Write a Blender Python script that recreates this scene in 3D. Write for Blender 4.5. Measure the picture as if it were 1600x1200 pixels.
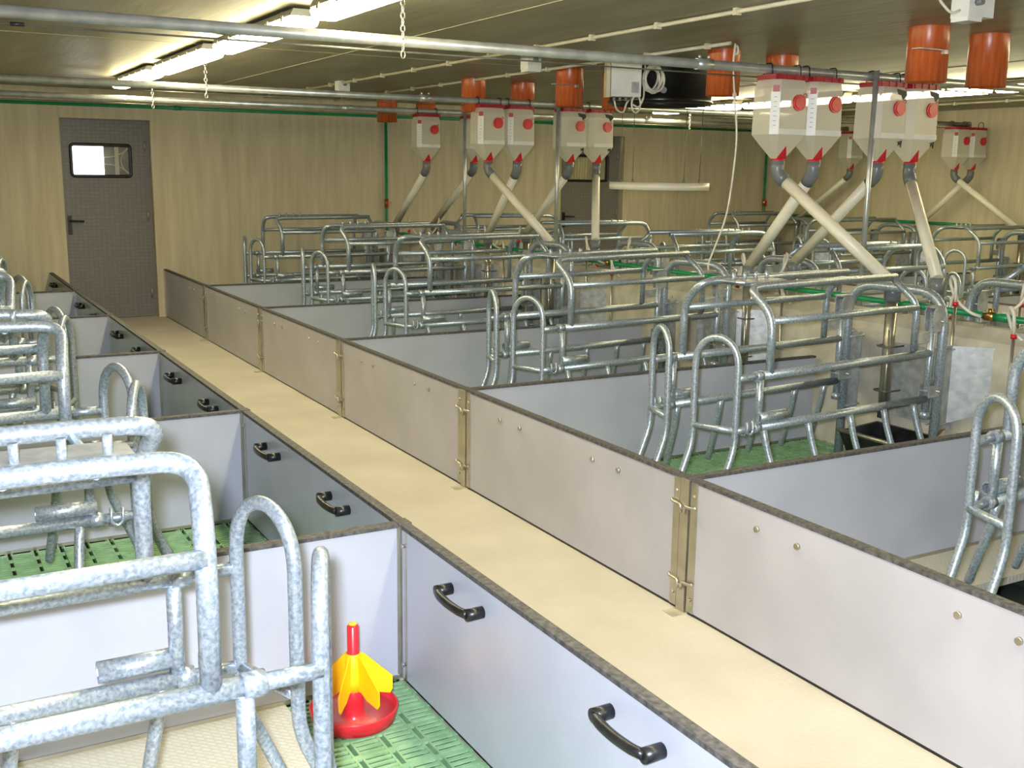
import bpy, bmesh, math, random
from mathutils import Vector, Matrix

for o in list(bpy.data.objects):
    bpy.data.objects.remove(o)
scene = bpy.context.scene
COL = scene.collection

# ------------------------------------------------------------------ camera
YAW, PITCH, ROLL, HCAM, FPX = 0.5123, 0.1947, 0.0138, 1.5446, 1684.57
fw = Vector((math.sin(YAW)*math.cos(PITCH), math.cos(YAW)*math.cos(PITCH), -math.sin(PITCH)))
rt = Vector((math.cos(YAW), -math.sin(YAW), 0))
up = rt.cross(fw)
r2 = math.cos(ROLL)*rt + math.sin(ROLL)*up
u2 = -math.sin(ROLL)*rt + math.cos(ROLL)*up
cd = bpy.data.cameras.new('camera')
cam = bpy.data.objects.new('camera', cd)
COL.objects.link(cam)
m = Matrix((r2, u2, -fw)).transposed().to_4x4()
m.translation = Vector((0, 0, HCAM))
cam.matrix_world = m
cd.sensor_width = 36
cd.lens = FPX/1600*36
cd.clip_start = 0.02
scene.camera = cam

# ------------------------------------------------------------------ world, light, exposure
w = bpy.data.worlds.new('world')
scene.world = w
w.use_nodes = True
w.node_tree.nodes['Background'].inputs[0].default_value = (0.5, 0.5, 0.5, 1)
w.node_tree.nodes['Background'].inputs[1].default_value = 0.05
scene.view_settings.view_transform = 'Standard'
scene.view_settings.look = 'None'
scene.view_settings.exposure = 0.12
scene.view_settings.gamma = 1.0
scene.view_settings.use_curve_mapping = False
# the camera's own flash, beside and above the lens
fl = bpy.data.lights.new('flash', 'SPOT')
fl.energy = 620
fl.color = (0.82, 0.89, 1.0)
fl.shadow_soft_size = 0.035
fl.spot_size = math.radians(95)
fl.spot_blend = 0.6
flo = bpy.data.objects.new('flash', fl)
fm = m.copy()
fm.translation = Vector((0, 0, HCAM)) + u2*0.05 - r2*0.05
flo.matrix_world = fm
COL.objects.link(flo)
LAMP_STRENGTH = 36.0

# ------------------------------------------------------------------ measures
B = 1.7358                     # pen pitch along the aisle
Y0 = 2.880                     # a pen joint
XL, XR = 1.245, 2.345          # left and right partition of the aisle
XC = 4.81                      # middle of the feed wall
ZC = 2.29                      # ceiling
YB = 11.58                     # back wall
XRW = 10.50                    # right wall
XLW = -1.11
YF = -3.2
def jy(k): return Y0 + k*B

# ------------------------------------------------------------------ node helpers
def nmat(name):
    mt = bpy.data.materials.new(name)
    mt.use_nodes = True
    nt = mt.node_tree
    bs = nt.nodes['Principled BSDF']
    return mt, nt, bs
def lin(c):
    return tuple(((v/255)/12.92 if v/255 <= 0.04045 else ((v/255+0.055)/1.055)**2.4) for v in c) + (1,)
def noise_mat(name, c1, c2, scale=6, rough=0.5, metal=0.0, bump=0.0, bscale=None, stretch=(1, 1, 1), detail=4, lo=0.35, hi=0.65, spec=0.5, dist=0.0):
    mt, nt, bs = nmat(name)
    tc = nt.nodes.new('ShaderNodeTexCoord')
    mp = nt.nodes.new('ShaderNodeMapping')
    mp.inputs['Scale'].default_value = stretch
    nt.links.new(tc.outputs['Object'], mp.inputs[0])
    nz = nt.nodes.new('ShaderNodeTexNoise')
    nz.inputs['Scale'].default_value = scale
    nz.inputs['Detail'].default_value = detail
    nz.inputs['Distortion'].default_value = dist
    nt.links.new(mp.outputs[0], nz.inputs['Vector'])
    cr = nt.nodes.new('ShaderNodeValToRGB')
    cr.color_ramp.elements[0].position = lo
    cr.color_ramp.elements[1].position = hi
    cr.color_ramp.elements[0].color = lin(c1)
    cr.color_ramp.elements[1].color = lin(c2)
    nt.links.new(nz.outputs[0], cr.inputs[0])
    nt.links.new(cr.outputs[0], bs.inputs['Base Color'])
    bs.inputs['Roughness'].default_value = rough
    bs.inputs['Metallic'].default_value = metal
    bs.inputs['Specular IOR Level'].default_value = spec
    if bump:
        n2 = nt.nodes.new('ShaderNodeTexNoise')
        n2.inputs['Scale'].default_value = bscale or scale*5
        n2.inputs['Detail'].default_value = 4
        nt.links.new(mp.outputs[0], n2.inputs['Vector'])
        bp = nt.nodes.new('ShaderNodeBump')
        bp.inputs['Strength'].default_value = bump
        bp.inputs['Distance'].default_value = 0.01
        nt.links.new(n2.outputs[0], bp.inputs['Height'])
        nt.links.new(bp.outputs[0], bs.inputs['Normal'])
    return mt
def emis(name, col, st):
    mt, nt, bs = nmat(name)
    bs.inputs['Base Color'].default_value = (0.8, 0.8, 0.8, 1)
    bs.inputs['Emission Color'].default_value = col + (1,)
    bs.inputs['Emission Strength'].default_value = st
    return mt

M = {}
M['wall'] = noise_mat('cast_concrete_wall', (186, 175, 146), (210, 199, 172), 5.0, 0.85, 0, 0.3, 14, (3, 3, 0.3), 9, 0.25, 0.75)
M['ceiling'] = noise_mat('cast_concrete_ceiling', (134, 127, 108), (164, 157, 136), 1.6, 0.42, 0, 0.25, 8, (3.0, 0.5, 1), 7, 0.3, 0.72, 0.4, 0.6)
M['seam'] = noise_mat('formwork_fin', (170, 165, 140), (190, 184, 158), 20, 0.8)
M['aisle'] = noise_mat('smooth_screed_floor', (180, 173, 160), (196, 189, 177), 2.5, 0.6, 0, 0.15, 60, (1, 1, 1), 8, 0.3, 0.7, 0.3)
M['pit'] = noise_mat('dark_pit', (24, 34, 26), (34, 44, 34), 5, 0.9)
M['board'] = noise_mat('grey_plastic_board', (166, 163, 168), (179, 176, 181), 3, 0.36, 0, 0.04, 200, (1, 1, 1), 5, 0.3, 0.7, 0.45)
M['board_flashlit'] = noise_mat('grey_plastic_board_flashlit', (170, 173, 186), (182, 185, 198), 3, 0.28, 0, 0.04, 200, (1, 1, 1), 5, 0.3, 0.7, 0.5)  # paler, bluer copy of the board: flash reflection put into the colour
M['cap'] = noise_mat('dusty_dark_cap_strip', (60, 58, 60), (98, 95, 94), 60, 0.7, 0, 0.1, 120)
M['inox'] = noise_mat('stainless_steel', (176, 172, 158), (200, 196, 184), 8, 0.3, 0.85, 0.05, 60)
M['black'] = noise_mat('black_plastic', (16, 16, 17), (38, 38, 40), 14, 0.35, 0, 0.1, 40)
M['duct'] = noise_mat('black_duct_plastic', (14, 14, 15), (28, 26, 26), 6, 0.28, 0)
M['red'] = noise_mat('red_plastic', (196, 30, 44), (214, 44, 56), 8, 0.3, 0)
M['yellow'] = noise_mat('yellow_plastic', (252, 190, 12), (255, 200, 24), 8, 0.4, 0)
M['darkred'] = noise_mat('dark_red_plastic', (150, 26, 40), (176, 38, 48), 14, 0.4, 0)
M['orange'] = noise_mat('orange_sewer_pipe', (176, 76, 36), (205, 104, 52), 9, 0.3, 0, 0, None, (6, 6, 0.4))
M['pvc'] = noise_mat('ivory_feed_pipe', (226, 220, 202), (236, 231, 216), 5, 0.35)
M['greypvc'] = noise_mat('grey_pipe_socket', (104, 108, 112), (120, 124, 128), 9, 0.3)
M['green'] = noise_mat('green_water_pipe', (10, 126, 78), (24, 146, 92), 9, 0.35)
M['slat'] = noise_mat('green_plastic_slat', (122, 166, 120), (150, 190, 144), 16, 0.45, 0, 0.05, 60)
M['brass'] = noise_mat('brass_fitting', (168, 128, 70), (190, 150, 90), 9, 0.3, 0.9)
M['white'] = noise_mat('white_plastic', (214, 214, 212), (226, 226, 224), 8, 0.4)
M['cream'] = noise_mat('cream_conduit', (196, 190, 166), (208, 202, 180), 8, 0.5)
M['greyhouse'] = noise_mat('grey_lamp_housing', (120, 120, 112), (140, 140, 132), 8, 0.45)
M['polymer'] = noise_mat('polymer_concrete', (176, 170, 154), (204, 198, 182), 7, 0.6, 0, 0.25, 40, (1, 1, 1), 8)
M['mortar'] = noise_mat('rough_mortar', (146, 138, 118), (186, 178, 156), 12, 0.9, 0, 0.6, 40, (1, 1, 1), 8)
M['galvpipe'] = noise_mat('galvanised_conveyor_pipe', (178, 182, 182), (208, 211, 210), 10, 0.32, 0.6, 0.03, 40)
M['chainm'] = noise_mat('zinc_chain', (190, 190, 180), (215, 215, 205), 10, 0.3, 0.8)
M['wire'] = noise_mat('steel_wire', (110, 108, 98), (140, 138, 126), 10, 0.4, 0.6)
M['hose'] = noise_mat('milky_hose', (208, 204, 192), (222, 218, 208), 10, 0.3)
M['lamp'] = emis('fluorescent_diffuser', (1.0, 0.89, 0.53), LAMP_STRENGTH)
M['daylit'] = emis('daylit_room_beyond', (0.93, 0.96, 1.0), 4.0)
M['dim'] = noise_mat('dim_corridor_beyond', (112, 116, 112), (150, 152, 146), 4, 0.4)
M['beigepane'] = noise_mat('ribbed_blind', (176, 164, 112), (206, 194, 140), 3, 0.5)
M['print'] = noise_mat('black_print', (16, 16, 18), (24, 24, 26), 5, 0.5)

def galv_mat(name, a, b, metal, rough, sc=120):
    mt, nt, bs = nmat(name)
    tc = nt.nodes.new('ShaderNodeTexCoord')
    vo = nt.nodes.new('ShaderNodeTexNoise')
    vo.inputs['Scale'].default_value = sc
    vo.inputs['Detail'].default_value = 5
    vo.inputs['Distortion'].default_value = 0.3
    nt.links.new(tc.outputs['Object'], vo.inputs['Vector'])
    cr = nt.nodes.new('ShaderNodeValToRGB')
    cr.color_ramp.elements[0].position = 0.33
    cr.color_ramp.elements[1].position = 0.67
    cr.color_ramp.elements[0].color = lin(a)
    cr.color_ramp.elements[1].color = lin(b)
    nt.links.new(vo.outputs[0], cr.inputs[0])
    nt.links.new(cr.outputs[0], bs.inputs['Base Color'])
    mr = nt.nodes.new('ShaderNodeMapRange')
    mr.inputs['To Min'].default_value = rough+0.12
    mr.inputs['To Max'].default_value = rough-0.06
    nt.links.new(vo.outputs[0], mr.inputs['Value'])
    nt.links.new(mr.outputs[0], bs.inputs['Roughness'])
    bs.inputs['Metallic'].default_value = metal
    bp = nt.nodes.new('ShaderNodeBump')
    bp.inputs['Strength'].default_value = 0.25
    bp.inputs['Distance'].default_value = 0.004
    nt.links.new(vo.outputs[0], bp.inputs['Height'])
    nt.links.new(bp.outputs[0], bs.inputs['Normal'])
    return mt
M['galv'] = galv_mat('hot_dip_galvanised_tube', (138, 153, 168), (198, 207, 217), 0.58, 0.31)
M['sheet'] = galv_mat('galvanised_sheet', (166, 170, 172), (204, 207, 207), 0.5, 0.36, 22)

# embossed door sheet: small square waffle
mt, nt, bs = nmat('embossed_grey_door')
tc = nt.nodes.new('ShaderNodeTexCoord')
br = nt.nodes.new('ShaderNodeTexBrick')
br.offset = 0.0
br.inputs['Scale'].default_value = 1.0
br.inputs['Brick Width'].default_value = 0.045
br.inputs['Row Height'].default_value = 0.035
br.inputs['Mortar Size'].default_value = 0.004
br.inputs['Color1'].default_value = lin((118, 114, 112))
br.inputs['Color2'].default_value = lin((124, 120, 118))
br.inputs['Mortar'].default_value = lin((112, 108, 106))
mp = nt.nodes.new('ShaderNodeMapping')
mp.inputs['Rotation'].default_value = (math.pi/2, 0, 0)
nt.links.new(tc.outputs['Object'], mp.inputs[0])
nt.links.new(mp.outputs[0], br.inputs['Vector'])
nt.links.new(br.outputs['Color'], bs.inputs['Base Color'])
bp = nt.nodes.new('ShaderNodeBump')
bp.invert = True
bp.inputs['Strength'].default_value = 0.5
bp.inputs['Distance'].default_value = 0.004
nt.links.new(br.outputs['Fac'], bp.inputs['Height'])
nt.links.new(bp.outputs[0], bs.inputs['Normal'])
bs.inputs['Roughness'].default_value = 0.45
M['door'] = mt

# tread plate: diagonal raised lozenges
mt, nt, bs = nmat('studded_cream_floor_plate')
tc = nt.nodes.new('ShaderNodeTexCoord')
mp = nt.nodes.new('ShaderNodeMapping')
mp.inputs['Rotation'].default_value = (0, 0, math.radians(45))
mp.inputs['Scale'].default_value = (1, 1, 1)
nt.links.new(tc.outputs['Object'], mp.inputs[0])
br = nt.nodes.new('ShaderNodeTexBrick')
br.offset = 0.5
br.inputs['Scale'].default_value = 1.0
br.inputs['Brick Width'].default_value = 0.03
br.inputs['Row Height'].default_value = 0.015
br.inputs['Mortar Size'].default_value = 0.005
br.inputs['Mortar Smooth'].default_value = 0.8
br.inputs['Color1'].default_value = lin((206, 203, 190))
br.inputs['Color2'].default_value = lin((200, 197, 184))
br.inputs['Mortar'].default_value = lin((192, 189, 176))
nt.links.new(mp.outputs[0], br.inputs['Vector'])
nt.links.new(br.outputs['Color'], bs.inputs['Base Color'])
bp = nt.nodes.new('ShaderNodeBump')
bp.invert = True
bp.inputs['Strength'].default_value = 0.3
bp.inputs['Distance'].default_value = 0.002
nt.links.new(br.outputs['Fac'], bp.inputs['Height'])
nt.links.new(bp.outputs[0], bs.inputs['Normal'])
bs.inputs['Roughness'].default_value = 0.6
M['plate'] = mt

# milky feed bin plastic
mt, nt, bs = nmat('milky_bin_plastic')
bs.inputs['Base Color'].default_value = lin((240, 238, 230))
bs.inputs['Roughness'].default_value = 0.3
tr = nt.nodes.new('ShaderNodeBsdfTranslucent')
tr.inputs[0].default_value = lin((244, 238, 222))
tp = nt.nodes.new('ShaderNodeBsdfTransparent')
mx = nt.nodes.new('ShaderNodeMixShader')
mx.inputs[0].default_value = 0.45
mx2 = nt.nodes.new('ShaderNodeMixShader')
mx2.inputs[0].default_value = 0.28
nt.links.new(bs.outputs[0], mx.inputs[1])
nt.links.new(tr.outputs[0], mx.inputs[2])
nt.links.new(mx.outputs[0], mx2.inputs[1])
nt.links.new(tp.outputs[0], mx2.inputs[2])
nt.links.new(mx2.outputs[0], nt.nodes['Material Output'].inputs[0])
M['bin'] = mt
# clear water in the feeder dish
mt, nt, bs = nmat('clear_water')
gl = nt.nodes.new('ShaderNodeBsdfGlossy')
gl.inputs['Roughness'].default_value = 0.08
tp = nt.nodes.new('ShaderNodeBsdfTransparent')
mx = nt.nodes.new('ShaderNodeMixShader')
mx.inputs[0].default_value = 0.16
nz = nt.nodes.new('ShaderNodeTexNoise'); nz.inputs['Scale'].default_value = 60
bp = nt.nodes.new('ShaderNodeBump'); bp.inputs['Strength'].default_value = 0.6; bp.inputs['Distance'].default_value = 0.004
nt.links.new(nz.outputs[0], bp.inputs['Height'])
nt.links.new(bp.outputs[0], gl.inputs['Normal'])
nt.links.new(tp.outputs[0], mx.inputs[1])
nt.links.new(gl.outputs[0], mx.inputs[2])
nt.links.new(mx.outputs[0], nt.nodes['Material Output'].inputs[0])
M['water'] = mt
# window glass
mt, nt, bs = nmat('pane_glass')
gl = nt.nodes.new('ShaderNodeBsdfGlossy')
gl.inputs['Roughness'].default_value = 0.05
tp = nt.nodes.new('ShaderNodeBsdfTransparent')
mx = nt.nodes.new('ShaderNodeMixShader')
mx.inputs[0].default_value = 0.1
nt.links.new(tp.outputs[0], mx.inputs[1])
nt.links.new(gl.outputs[0], mx.inputs[2])
nt.links.new(mx.outputs[0], nt.nodes['Material Output'].inputs[0])
M['glass'] = mt

# ------------------------------------------------------------------ mesh helpers
def bx(bm, x0, x1, y0, y1, z0, z1, mat=None):
    vs = [bm.verts.new((x, y, z)) for x in (x0, x1) for y in (y0, y1) for z in (z0, z1)]
    if mat is not None:
        for v in vs: v.co = mat @ v.co
    for f in ((0, 1, 3, 2), (4, 6, 7, 5), (0, 4, 5, 1), (2, 3, 7, 6), (0, 2, 6, 4), (1, 5, 7, 3)):
        bm.faces.new([vs[i] for i in f])
def fillet(pts, rad, n=5):
    pts = [Vector(p) for p in pts]
    out = [pts[0]]
    for i in range(1, len(pts)-1):
        a, p, c = pts[i-1], pts[i], pts[i+1]
        d1 = (a-p); d2 = (c-p)
        l = min(rad, d1.length*0.48, d2.length*0.48)
        s = p + d1.normalized()*l
        e = p + d2.normalized()*l
        for j in range(n+1):
            t = j/n
            out.append((1-t)**2*s + 2*t*(1-t)*p + t*t*e)
    out.append(pts[-1])
    return out
def tube(bm, pts, r, seg=10, closed=False, caps=True, hollow=False, round_end=False):
    pts = [Vector(p) for p in pts]
    n = len(pts)
    rings = []
    rad = [r]*n
    if round_end:
        d = (pts[-1]-pts[-2]).normalized()
        pts += [pts[-1]+d*r*0.6, pts[-1]+d*r*0.95]
        rad += [r*0.8, r*0.3]
        n = len(pts)
    prev = None
    for i, p in enumerate(pts):
        if closed:
            t = (pts[(i+1) % n]-pts[i-1]).normalized()
        else:
            t = (pts[min(i+1, n-1)]-pts[max(i-1, 0)]).normalized()
        if prev is None:
            q = Vector((0, 0, 1)) if abs(t.z) < 0.9 else Vector((1, 0, 0))
            a = t.cross(q).normalized()
        else:
            a = (prev - t*prev.dot(t)).normalized()
        prev = a
        b = t.cross(a)
        rings.append([bm.verts.new(p + rad[i]*(math.cos(2*math.pi*j/seg)*a + math.sin(2*math.pi*j/seg)*b)) for j in range(seg)])
    for i in range(n if closed else n-1):
        A = rings[i]; Bq = rings[(i+1) % n]
        for j in range(seg):
            f = bm.faces.new([A[j], A[(j+1) % seg], Bq[(j+1) % seg], Bq[j]])
            f.smooth = True
    if caps and not closed:
        if hollow:
            for R_, p, s in ((rings[0], pts[0], 1), (rings[-1], pts[-1], -1)):
                q = (pts[1]-pts[0]).normalized() if s == 1 else (pts[-2]-pts[-1]).normalized()
                inner = [bm.verts.new(p+(v.co-p)*0.8) for v in R_]
                deep = [bm.verts.new(p+(v.co-p)*0.8+q*r*1.6) for v in R_]
                for j in range(seg):
                    bm.faces.new([R_[j], R_[(j+1) % seg], inner[(j+1) % seg], inner[j]])
                    bm.faces.new([inner[j], inner[(j+1) % seg], deep[(j+1) % seg], deep[j]])
                bm.faces.new(deep)
        else:
            bm.faces.new(rings[0][::-1]); bm.faces.new(rings[-1])
def lathe(bm, prof, seg=24, c=(0, 0, 0), close=True):
    c = Vector(c)
    rings = []
    for r, z in prof:
        rings.append([bm.verts.new(c+Vector((r*math.cos(2*math.pi*j/seg), r*math.sin(2*math.pi*j/seg), z))) for j in range(seg)])
    for A, Bq in zip(rings, rings[1:]):
        for j in range(seg):
            f = bm.faces.new([A[j], A[(j+1) % seg], Bq[(j+1) % seg], Bq[j]])
            f.smooth = True
    if close:
        bm.faces.new(rings[0][::-1]); bm.faces.new(rings[-1])
def prism(bm, poly, axis, a0, a1):
    """extrude a 2D polygon along axis ('x','y','z')"""
    def P(p, a):
        if axis == 'x': return (a, p[0], p[1])
        if axis == 'y': return (p[0], a, p[1])
        return (p[0], p[1], a)
    A = [bm.verts.new(P(p, a0)) for p in poly]
    Bq = [bm.verts.new(P(p, a1)) for p in poly]
    n = len(poly)
    bm.faces.new(A[::-1]); bm.faces.new(Bq)
    for i in range(n):
        bm.faces.new([A[i], A[(i+1) % n], Bq[(i+1) % n], Bq[i]])
def mesh(name, fn, mt):
    bm = bmesh.new()
    fn(bm)
    bmesh.ops.recalc_face_normals(bm, faces=bm.faces)
    me = bpy.data.meshes.new(name)
    bm.to_mesh(me)
    bm.free()
    me.materials.append(mt)
    return me
def link(name, me, parent=None, loc=(0, 0, 0), rz=0, label=None):
    o = bpy.data.objects.new(name, me)
    COL.objects.link(o)
    o.parent = parent
    o.location = loc
    o.rotation_euler = (0, 0, rz)
    if label: o['label'] = label
    return o
def obj(name, fn, mt, parent=None, label=None, loc=(0, 0, 0)):
    return link(name, mesh(name, fn, mt), parent, loc, 0, label)
def tag(o, label, cat, group=None):
    o['label'] = label; o['category'] = cat
    if group: o['group'] = group
    return o
def struct(name, fn, mt, parent=None):
    o = obj(name, fn, mt, parent)
    if parent is None: o['kind'] = 'structure'
    return o
def thing(name, label, cat, loc=(0, 0, 0), rz=0, group=None):
    o = bpy.data.objects.new(name, None)
    o.empty_display_size = 0.1
    COL.objects.link(o)
    o.location = loc; o.rotation_euler = (0, 0, rz)
    return tag(o, label, cat, group)
def dup(root, loc, rz, label=None, group=None):
    r = root.copy(); COL.objects.link(r); r.location = loc; r.rotation_euler = (0, 0, rz)
    if label: r['label'] = label
    if group: r['group'] = group
    for ch in list(root.children):
        c = ch.copy(); COL.objects.link(c); c.parent = r
        for g in list(ch.children):
            d = g.copy(); COL.objects.link(d); d.parent = c
    return r
def B_(*a): return lambda bm: bx(bm, *a)

# ------------------------------------------------------------------ room shell
D1 = (1.41, 2.215, 2.0)          # door 1: x0, x1, top
D2 = (7.22, 8.06, 2.0)
def back_wall(bm):
    xs = [XLW-0.3, D1[0]-0.0, D1[1]+0.05, D2[0]-0.05, D2[1]+0.05, XRW+0.3]
    for a, b_ in ((xs[0], xs[1]), (xs[2], xs[3]), (xs[4], xs[5])):
        bx(bm, a, b_, YB, YB+0.25, -0.1, ZC+0.02)
    bx(bm, xs[1], xs[2], YB, YB+0.25, 2.0, ZC+0.02)
    bx(bm, xs[3], xs[4], YB, YB+0.25, 2.0, ZC+0.02)
struct('wall_back', back_wall, M['wall'])
struct('wall_right', B_(XRW, XRW+0.25, YF, YB, -0.1, ZC+0.02), M['wall'])
struct('wall_left', B_(XLW-0.25, XLW, YF, YB, -0.1, ZC+0.02), M['wall'])
struct('wall_front', B_(XLW-0.25, XRW+0.25, YF-0.25, YF, -0.1, ZC+0.02), M['wall'])
ceil = struct('ceiling', B_(XLW-0.25, XRW+0.25, YF-0.25, YB+0.25, ZC, ZC+0.2), M['ceiling'])
for i, x in enumerate((0.15, 2.62, 6.4, 9.1)):
    struct('formwork_fin', B_(x-0.002, x+0.002, YF, YB, ZC-0.003, ZC), M['seam'], ceil)
for y in (2.2, 7.0):
    struct('formwork_fin', B_(XLW, XRW, y-0.002, y+0.002, ZC-0.002, ZC), M['seam'], ceil)
struct('floor', B_(XLW, XRW, YF, YB, -0.2, -0.10), M['pit'])
struct('floor_aisle', B_(XL+0.005, XR-0.005, YF, YB+0.1, -0.12, 0.0), M['aisle'])
XR2, XL2 = 8.13, 2*XC-XR
struct('floor_aisle', B_(XL2, XR2, YF, YB+0.1, -0.12, 0.0), M['aisle'])

# feed wall between the two middle pen rows
def feedwall(bm):
    prism(bm, [(XC-0.13, -0.1), (XC+0.13, -0.1), (XC+0.13, 0.70), (XC+0.11, 0.74), (XC+0.03, 0.80), (XC-0.03, 0.80), (XC-0.11, 0.74), (XC-0.13, 0.70)], 'y', YF, YB)
struct('wall_centre', feedwall, M['polymer'])
def mort(bm):
    random.seed(4)
    y = -0.4
    while y < YB-0.2:
        l = random.uniform(0.12, 0.3)
        h = random.uniform(0.006, 0.018)
        xw = random.uniform(0.02, 0.05)
        x = XC + random.uniform(-0.03, 0.03)
        prism(bm, [(x-xw, 0.79), (x+xw, 0.79), (x+xw*0.6, 0.80+h), (x-xw*0.5, 0.80+h*0.8)], 'y', y, y+l)
        y += l + random.uniform(0.1, 0.5)
for c_ in [o for o in COL.objects if o.name == 'wall_centre']:
    struct('mortar_ridge', mort, M['mortar'], c_)

# doors
def door(n, d, lit):
    x0, x1, top = d
    yy = YB+0.11
    t = bpy.data.objects.new('door_%d' % n, None); COL.objects.link(t); t['kind'] = 'structure'
    wx0, wx1, wz0, wz1 = (x0+0.10, x1-0.14, 1.44, 1.75)
    def leaf(bm):
        bx(bm, x0, wx0, yy-0.02, yy+0.03, 0.005, top)
        bx(bm, wx1, x1, yy-0.02, yy+0.03, 0.005, top)
        bx(bm, wx0, wx1, yy-0.02, yy+0.03, 0.005, wz0)
        bx(bm, wx0, wx1, yy-0.02, yy+0.03, wz1, top)
    obj('door_leaf', leaf, M['door'], t)
    def fr(bm):
        bx(bm, x1, x1+0.05, yy+0.0, yy+0.08, 0, top)
        bx(bm, x0-0.05 if n == 2 else x0-0.001, x0, yy-0.03, yy+0.08, 0, top)
        bx(bm, x0, x1, yy-0.04, yy+0.08, top-0.012, top)
    obj('door_frame', fr, M['door'], t)
    g = 0.022
    def gask(bm):
        rr = 0.03; pts = []
        for cx, cz, a0 in ((wx1-rr, wz0+rr, -90), (wx1-rr, wz1-rr, 0), (wx0+rr, wz1-rr, 90), (wx0+rr, wz0+rr, 180)):
            for i in range(5):
                a = math.radians(a0+i*22.5)
                pts.append((cx+rr*math.cos(a), yy-0.024, cz+rr*math.sin(a)))
        tube(bm, pts, g*0.75, 8, closed=True)
    obj('window_gasket', gask, M['black'], t)
    if lit:
        xm = wx0 + (wx1-wx0)*0.56
        obj('bright_view', B_(wx0, xm, yy+0.034, yy+0.04, wz0, wz1), M['daylit'], t, 'overexposed white view through the left of the pane')
        obj('dim_view', B_(xm, wx1, yy+0.036, yy+0.042, wz0, wz1), M['dim'], t, 'grey view through the right of the pane')
        def arcs(bm):
            for s in (-1, 1):
                pts = []
                for i in range(12):
                    u = i/11
                    pts.append((xm+(wx1-xm)*u, yy+0.03, (wz0+wz1)/2 + s*(0.035+0.10*u**2.6)))
                tube(bm, pts, 0.006, 6)
            pts = []
            for i in range(13):
                u = -1+2*i/12
                pts.append((wx1-0.015-0.07*(1-u*u), yy+0.03, (wz0+wz1)/2+u*0.13))
            tube(bm, pts, 0.006, 6)
            bx(bm, xm+(wx1-xm)*0.42, xm+(wx1-xm)*0.58, yy+0.026, yy+0.032, wz0, wz1)
        obj('pane_reflection_arcs', arcs, M['hose'], t)  # pale tubes and strip shaped to imitate the reflection pattern in the pane
    else:
        obj('dim_view', B_(wx0, wx1, yy+0.036, yy+0.042, wz0, wz1), M['beigepane'], t, 'beige ribbed view behind the pane')
        def ribs(bm):
            for i in range(15):
                x = wx0 + (wx1-wx0)*(i+0.5)/15
                bx(bm, x-0.005, x+0.005, yy+0.024, yy+0.036, wz0, wz1)
        obj('ribbed_blind', ribs, M['cream'], t)
    obj('window_pane', B_(wx0, wx1, yy-0.004, yy, wz0, wz1), M['glass'], t)
    hx = x0+0.05
    def hnd(bm):
        bx(bm, hx-0.018, hx+0.018, yy-0.032, yy-0.02, 0.86, 1.05)
        lathe(bm, [(0.012, 0), (0.012, 0.045)], 12)
        for v in bm.verts[-24:]:
            pass
        tube(bm, fillet([(hx, yy-0.02, 1.0), (hx, yy-0.075, 1.0), (hx+0.13, yy-0.075, 0.995)], 0.02, 4), 0.011, 10)
    def hnd2(bm):
        bx(bm, hx-0.02, hx+0.02, yy-0.032, yy-0.02, 0.86, 1.05)
        tube(bm, fillet([(hx, yy-0.02, 1.0), (hx, yy-0.075, 1.0), (hx+0.13, yy-0.075, 0.995)], 0.02, 4), 0.011, 10)
        tube(bm, [(hx, yy-0.02, 0.90), (hx, yy-0.038, 0.90)], 0.009, 10)
    obj('door_handle', hnd2, M['black'], t)
    def hinge(bm):
        for z in (0.25, 1.05, 1.75):
            tube(bm, [(x1+0.005, yy-0.03, z-0.05), (x1+0.005, yy-0.03, z+0.05)], 0.009, 8)
    obj('hinge', hinge, M['inox'], t)
door(1, D1, True)
door(2, D2, False)

ORD = ['first', 'second', 'third', 'fourth', 'fifth', 'sixth', 'seventh', 'eighth']
def from_back(k, kmax=4):        # how the pen k is found: counted from the back wall
    return ORD[kmax-k]

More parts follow.
